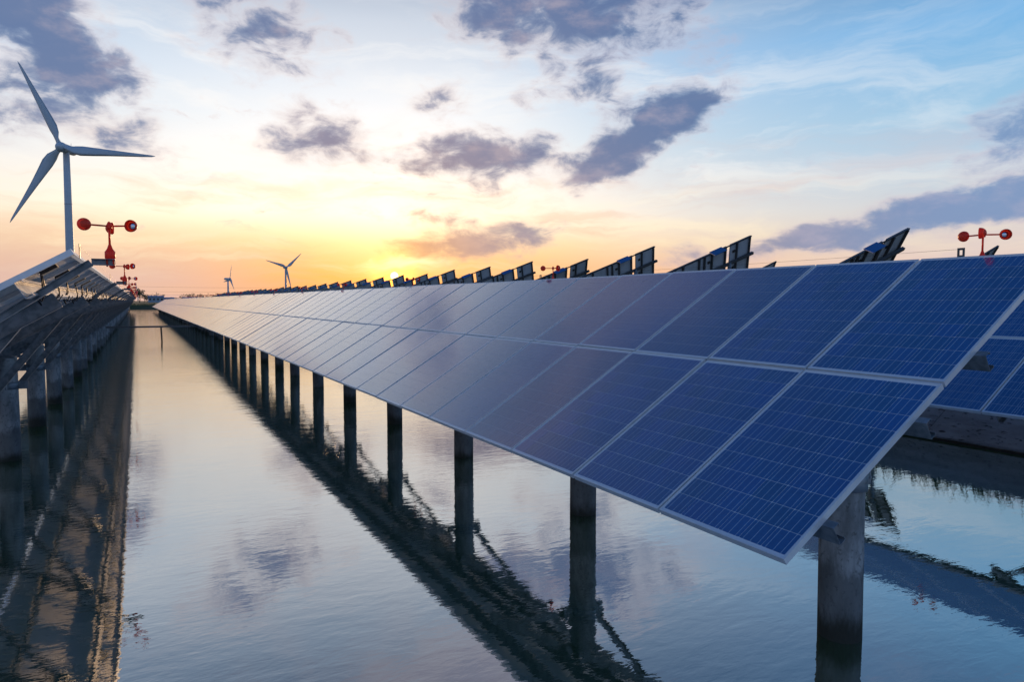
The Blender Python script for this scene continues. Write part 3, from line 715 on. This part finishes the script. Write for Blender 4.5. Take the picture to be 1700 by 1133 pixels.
# ------------------------------------------------------------------ wind turbines
def turbine(azd, dist, hub_z, rad, yaw, phase, label, fat=1.0, cone=0.0):
    x, y = dist * math.sin(R(azd)), dist * math.cos(R(azd))
    t_ = thing('wind_turbine', label, 'wind turbine', (x, y, GZ), 0, None)
    k = rad / 48.0 * fat
    mb = MB(); H = hub_z - GZ - 1.8 * k
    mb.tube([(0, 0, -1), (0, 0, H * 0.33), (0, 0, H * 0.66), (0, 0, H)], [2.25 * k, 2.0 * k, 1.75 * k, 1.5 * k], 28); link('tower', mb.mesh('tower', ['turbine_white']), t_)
    for q_ in (0.33, 0.66):
        mb = MB(); rr = (2.25 - 0.75 * q_) * k
        mb.lathe([(rr - 0.05 * k, -0.3 * k), (rr + 0.07 * k, -0.2 * k), (rr + 0.07 * k, 0.2 * k), (rr - 0.05 * k, 0.3 * k)], Matrix.Translation((0, 0, H * q_)), 28)
        link('flange', mb.mesh('flange', ['tracker_back']), t_)
    # yaw: direction the rotor looks to, degrees from +Y clockwise
    f = Vector((math.sin(R(yaw)), math.cos(R(yaw)), 0)); r_ = Vector((f.y, -f.x, 0)); u = Vector((0, 0, 1))
    c = Vector((0, 0, hub_z - GZ))
    Mx = Matrix.Identity(4)
    for i, v in enumerate((r_, u, f)):
        for j in range(3): Mx[j][i] = v[j]
    mb = MB()
    mb.lathe([(0, -8.2 * k), (1.5 * k, -8.0 * k), (2.2 * k, -6.6 * k), (2.4 * k, -2 * k), (2.4 * k, 1.5 * k), (2.1 * k, 2.4 * k), (0, 2.6 * k)], Matrix.Translation(c) @ Mx, 24)
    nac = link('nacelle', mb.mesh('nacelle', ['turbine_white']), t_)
    mb = MB(); tip = c - f * 4.6 * k + u * 2.3 * k; mb.tube([tip, tip + u * 1.6 * k], 0.09 * k, 6); link('wind_vane', mb.mesh('wind_vane', ['turbine_white']), nac)
    hc = c + f * 4.2 * k
    mb = MB(); mb.lathe([(1.9 * k, -1.9 * k), (2.5 * k, -1.3 * k), (2.6 * k, 0.4 * k), (2.2 * k, 1.7 * k), (1.3 * k, 2.7 * k), (0, 3.1 * k)], Matrix.Translation(hc) @ Mx, 24); link('rotor_hub', mb.mesh('rotor_hub', ['turbine_white']), t_)
    for q_ in range(3):
        a = R(phase + 120 * q_)                      # clockwise for someone facing the rotor
        d = u * math.cos(a) - r_ * math.sin(a)
        e = d.cross(f)
        mb = MB(); rows = []
        for (s_, ch, th, tw) in [(0.02, 2.0, 2.0, 80), (0.06, 2.1, 1.9, 60), (0.14, 3.6, 1.25, 26), (0.22, 4.1, 0.95, 17), (0.35, 3.4, 0.7, 11), (0.5, 2.6, 0.5, 7), (0.7, 1.75, 0.32, 4), (0.86, 1.15, 0.2, 2), (0.96, 0.7, 0.12, 1), (1.0, 0.12, 0.05, 0)]:
            p = hc + d * (s_ * rad) - f * (cone * s_ * rad); ring = []
            ce = e * math.cos(R(tw)) + f * math.sin(R(tw)); cn = f * math.cos(R(tw)) - e * math.sin(R(tw))
            for (cx, ty) in [(-0.30, 0), (-0.15, 0.42), (0.10, 0.5), (0.4, 0.25), (0.70, 0), (0.4, -0.15), (0.10, -0.4), (-0.15, -0.4)]:
                ring.append(p + ce * (cx * ch * k * 1.35) + cn * (ty * th * k * 1.3))
            rows.append(ring)
        vs = [v for r0 in rows for v in r0]; n = 8
        fs = [(i * n + j, i * n + (j + 1) % n, (i + 1) * n + (j + 1) % n, (i + 1) * n + j) for i in range(len(rows) - 1) for j in range(n)] + [tuple(range((len(rows) - 1) * n, len(rows) * n))]
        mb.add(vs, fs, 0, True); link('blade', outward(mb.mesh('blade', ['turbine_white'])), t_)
turbine(-4.05, 430, 79.3 + CAM_Z, 47.5, 180 - 4.05 + 30, -25.0, 'large white wind turbine rising behind the left solar row')
turbine(10.45, 1735, 80 + CAM_Z, 52, 180 + 10.4 - 22, 47, 'middle sized wind turbine standing left of the sun', 1.15)
turbine(6.2, 2500, 73.5 + CAM_Z, 50, 72, -20, 'small wind turbine seen side on, left of the middle one', 1.5)
turbine(0.05, 5200, 56 + CAM_Z, 50, 200, -8, 'tiny wind turbine on the horizon beside the left row of bird scarers', 1.6)

# ------------------------------------------------------------------ far shore: buildings, trees, power line
def building(x, y, w, d, h, label, bays, parapet=False):
    t_ = thing('building', label, 'building', (x, y, GZ))
    mb = MB(); mb.box(0, w, 0, d, -0.2, h); link('wall', mb.mesh('wall', ['building_wall']), t_)
    mb = MB(); mb.prism([(-0.5, 0), (d + 0.5, 0), (d + 0.5, 0.25), (d / 2, 1.1), (-0.5, 0.25)], (w + 0.4, 0, h + 0.004), (-0.4, 0, h + 0.004), (0, 0, 1)); link('roof', mb.mesh('roof', ['building_roof']), t_)
    for i in range(bays):
        x0 = (i + 0.5) * w / bays - 0.7
        mb = MB(); mb.box(x0, x0 + 1.4, -0.06, -0.003, h * 0.42, h * 0.75); wi = link('window', mb.mesh('window', ['window_glass']), t_)
        mb = MB(); mb.box(x0 - 0.1, x0 + 1.5, -0.16, -0.003, h * 0.42 - 0.12, h * 0.42 - 0.005); link('sill', mb.mesh('sill', ['building_wall']), wi)
building(7.4, 600, 10.8, 9, 4.2, 'pale blue walled building on the far shore beside the trees', 4)
building(18.8, 612, 7.2, 8, 3.0, 'low blue roofed shed right of the pale building', 3)
building(34, 640, 16, 9, 3.4, 'long low blue roofed building further right on the far shore', 5)
building(52, 660, 24, 9, 3.4, 'longest low building on the far shore, just above the solar row', 7)
mast = thing('radio_mast', 'thin mast standing above the pale building on the far shore', 'mast', (13.5, 612, GZ))
mb = MB(); mb.tube([(0, 0, 0), (0, 0, 8.3)], [0.25, 0.1], 6); link('mast_pole', mb.mesh('mast_pole', ['galvanised']), mast)
for zz in (5.6, 7.2):
    mb = MB(); mb.box(-0.7, 0.7, -0.06, 0.06, zz, zz + 0.14); link('cross_arm', mb.mesh('cross_arm', ['galvanised']), mast)

def tree(x, y, h, w, label, n=420, group='trees on the far shore'):
    t_ = thing('tree', label, 'tree', (x, y, GZ), 0, group)
    mb = MB(); mb.tube([(0, 0, -0.2), (0.05 * w, 0, h * 0.3), (0, 0.05 * w, h * 0.7)], [h * 0.035, h * 0.025, h * 0.01], 7)
    for q_ in range(4):
        a = random.uniform(0, 6.28); mb.tube([(0, 0, h * 0.32), (math.cos(a) * w * .25, math.sin(a) * w * .25, h * 0.55)], [h * 0.016, h * 0.007], 5)
    link('trunk', mb.mesh('trunk', ['bark']), t_)
    mb = MB(); cl = [(random.gauss(0, w * .22), random.gauss(0, w * .22), h * random.uniform(.38, .86), random.uniform(.14, .26) * w) for _ in range(11)]
    for i in range(n):
        cx, cy, cz, cr = random.choice(cl); d = Vector((random.gauss(0, 1), random.gauss(0, 1), random.gauss(0, 1))).normalized() * cr * random.uniform(.55, 1.05)
        p = Vector((cx, cy, cz)) + d; u = Vector((random.gauss(0, 1), random.gauss(0, 1), random.gauss(0, 1))).normalized(); v = u.orthogonal().normalized(); s_ = random.uniform(.05, .10) * w * 0.55
        mb.add([p - u * s_, p + v * s_ * .8, p + u * s_, p - v * s_ * .8], [(0, 1, 2, 3)])
    link('crown', mb.mesh('crown', ['foliage']), t_)
for k, (x, y, h, w, lab) in enumerate([
        (1.4, 585, 10.5, 9.5, 'tall rounded tree at the canal end, nearest the left row'), (4.8, 600, 6.6, 6, 'small tree between the tall tree and the pale building'),
        (-4.5, 590, 8.5, 8, 'tree partly hidden behind the left row on the far shore'), (6.8, 618, 5.6, 5, 'low bushy tree touching the pale building')]):
    tree(x, y, h, w, lab)
for k in range(26):
    x = 8 + k * 2.7 + random.uniform(-.8, .8); tree(x, 650 + random.uniform(-6, 12), random.uniform(6.8, 8.8) if x < 19 or x > 34 else random.uniform(3.4, 4.6), random.uniform(4, 6), 'dark tree in the belt behind the far shore buildings', 240, 'belt of trees behind the far buildings')
for k in range(40):
    a = R(-38 + k * 1.35); d = 700 + random.uniform(-60, 100)
    if abs(math.degrees(a) - 3) > 6: tree(d * math.sin(a), d * math.cos(a), random.uniform(4, 7), random.uniform(6, 9), 'distant tree of the low belt around the ponds', 160, 'distant trees around the ponds')

# thin overhead wires far off
for k, (za, zb) in enumerate(((15.5, 14.4), (11.5, 10.6), (9.0, 8.0))):
    mb = MB(); n = 24
    mb.tube([(-60 + 180 * u / n, 640, za + (zb - za) * u / n - 1.2 * (1 - (2 * u / n - 1) ** 2)) for u in range(n + 1)], 0.05, 4, cap=False)
    o = link('power_line', mb.mesh('power_line', ['cable_black']))
    tag(o, ['highest', 'middle', 'lowest'][k] + ' thin overhead wire crossing the sky above the far shore', 'power line', 'overhead wires above the far shore')

# floating twig near the left reflections
t_ = thing('floating_twig', 'dark twig with leaves floating at the edge of the left reflection', 'twig', (-0.10, 5.85, 0.002))
t_.scale = (0.62, 0.62, 0.62)
mb = MB(); mb.tube([(-0.10, 0.02, 0.003), (-0.03, 0.0, 0.008), (0.04, 0.015, 0.004), (0.10, -0.01, 0.006)], [0.004, 0.007, 0.006, 0.003], 6)
mb.tube([(-0.03, 0, 0.007), (-0.06, -0.05, 0.006)], 0.003, 5); link('stem', mb.mesh('stem', ['driftwood']), t_)
for (lx, ly) in ((0.05, 0.02), (0.075, -0.02), (-0.05, -0.045)):
    mb = MB(); mb.add([(lx, ly, .008), (lx + .03, ly + .014, .016), (lx + .06, ly, .008), (lx + .03, ly - .014, .012)], [(0, 1, 2, 3)]); link('leaf', mb.mesh('leaf', ['foliage']), t_)
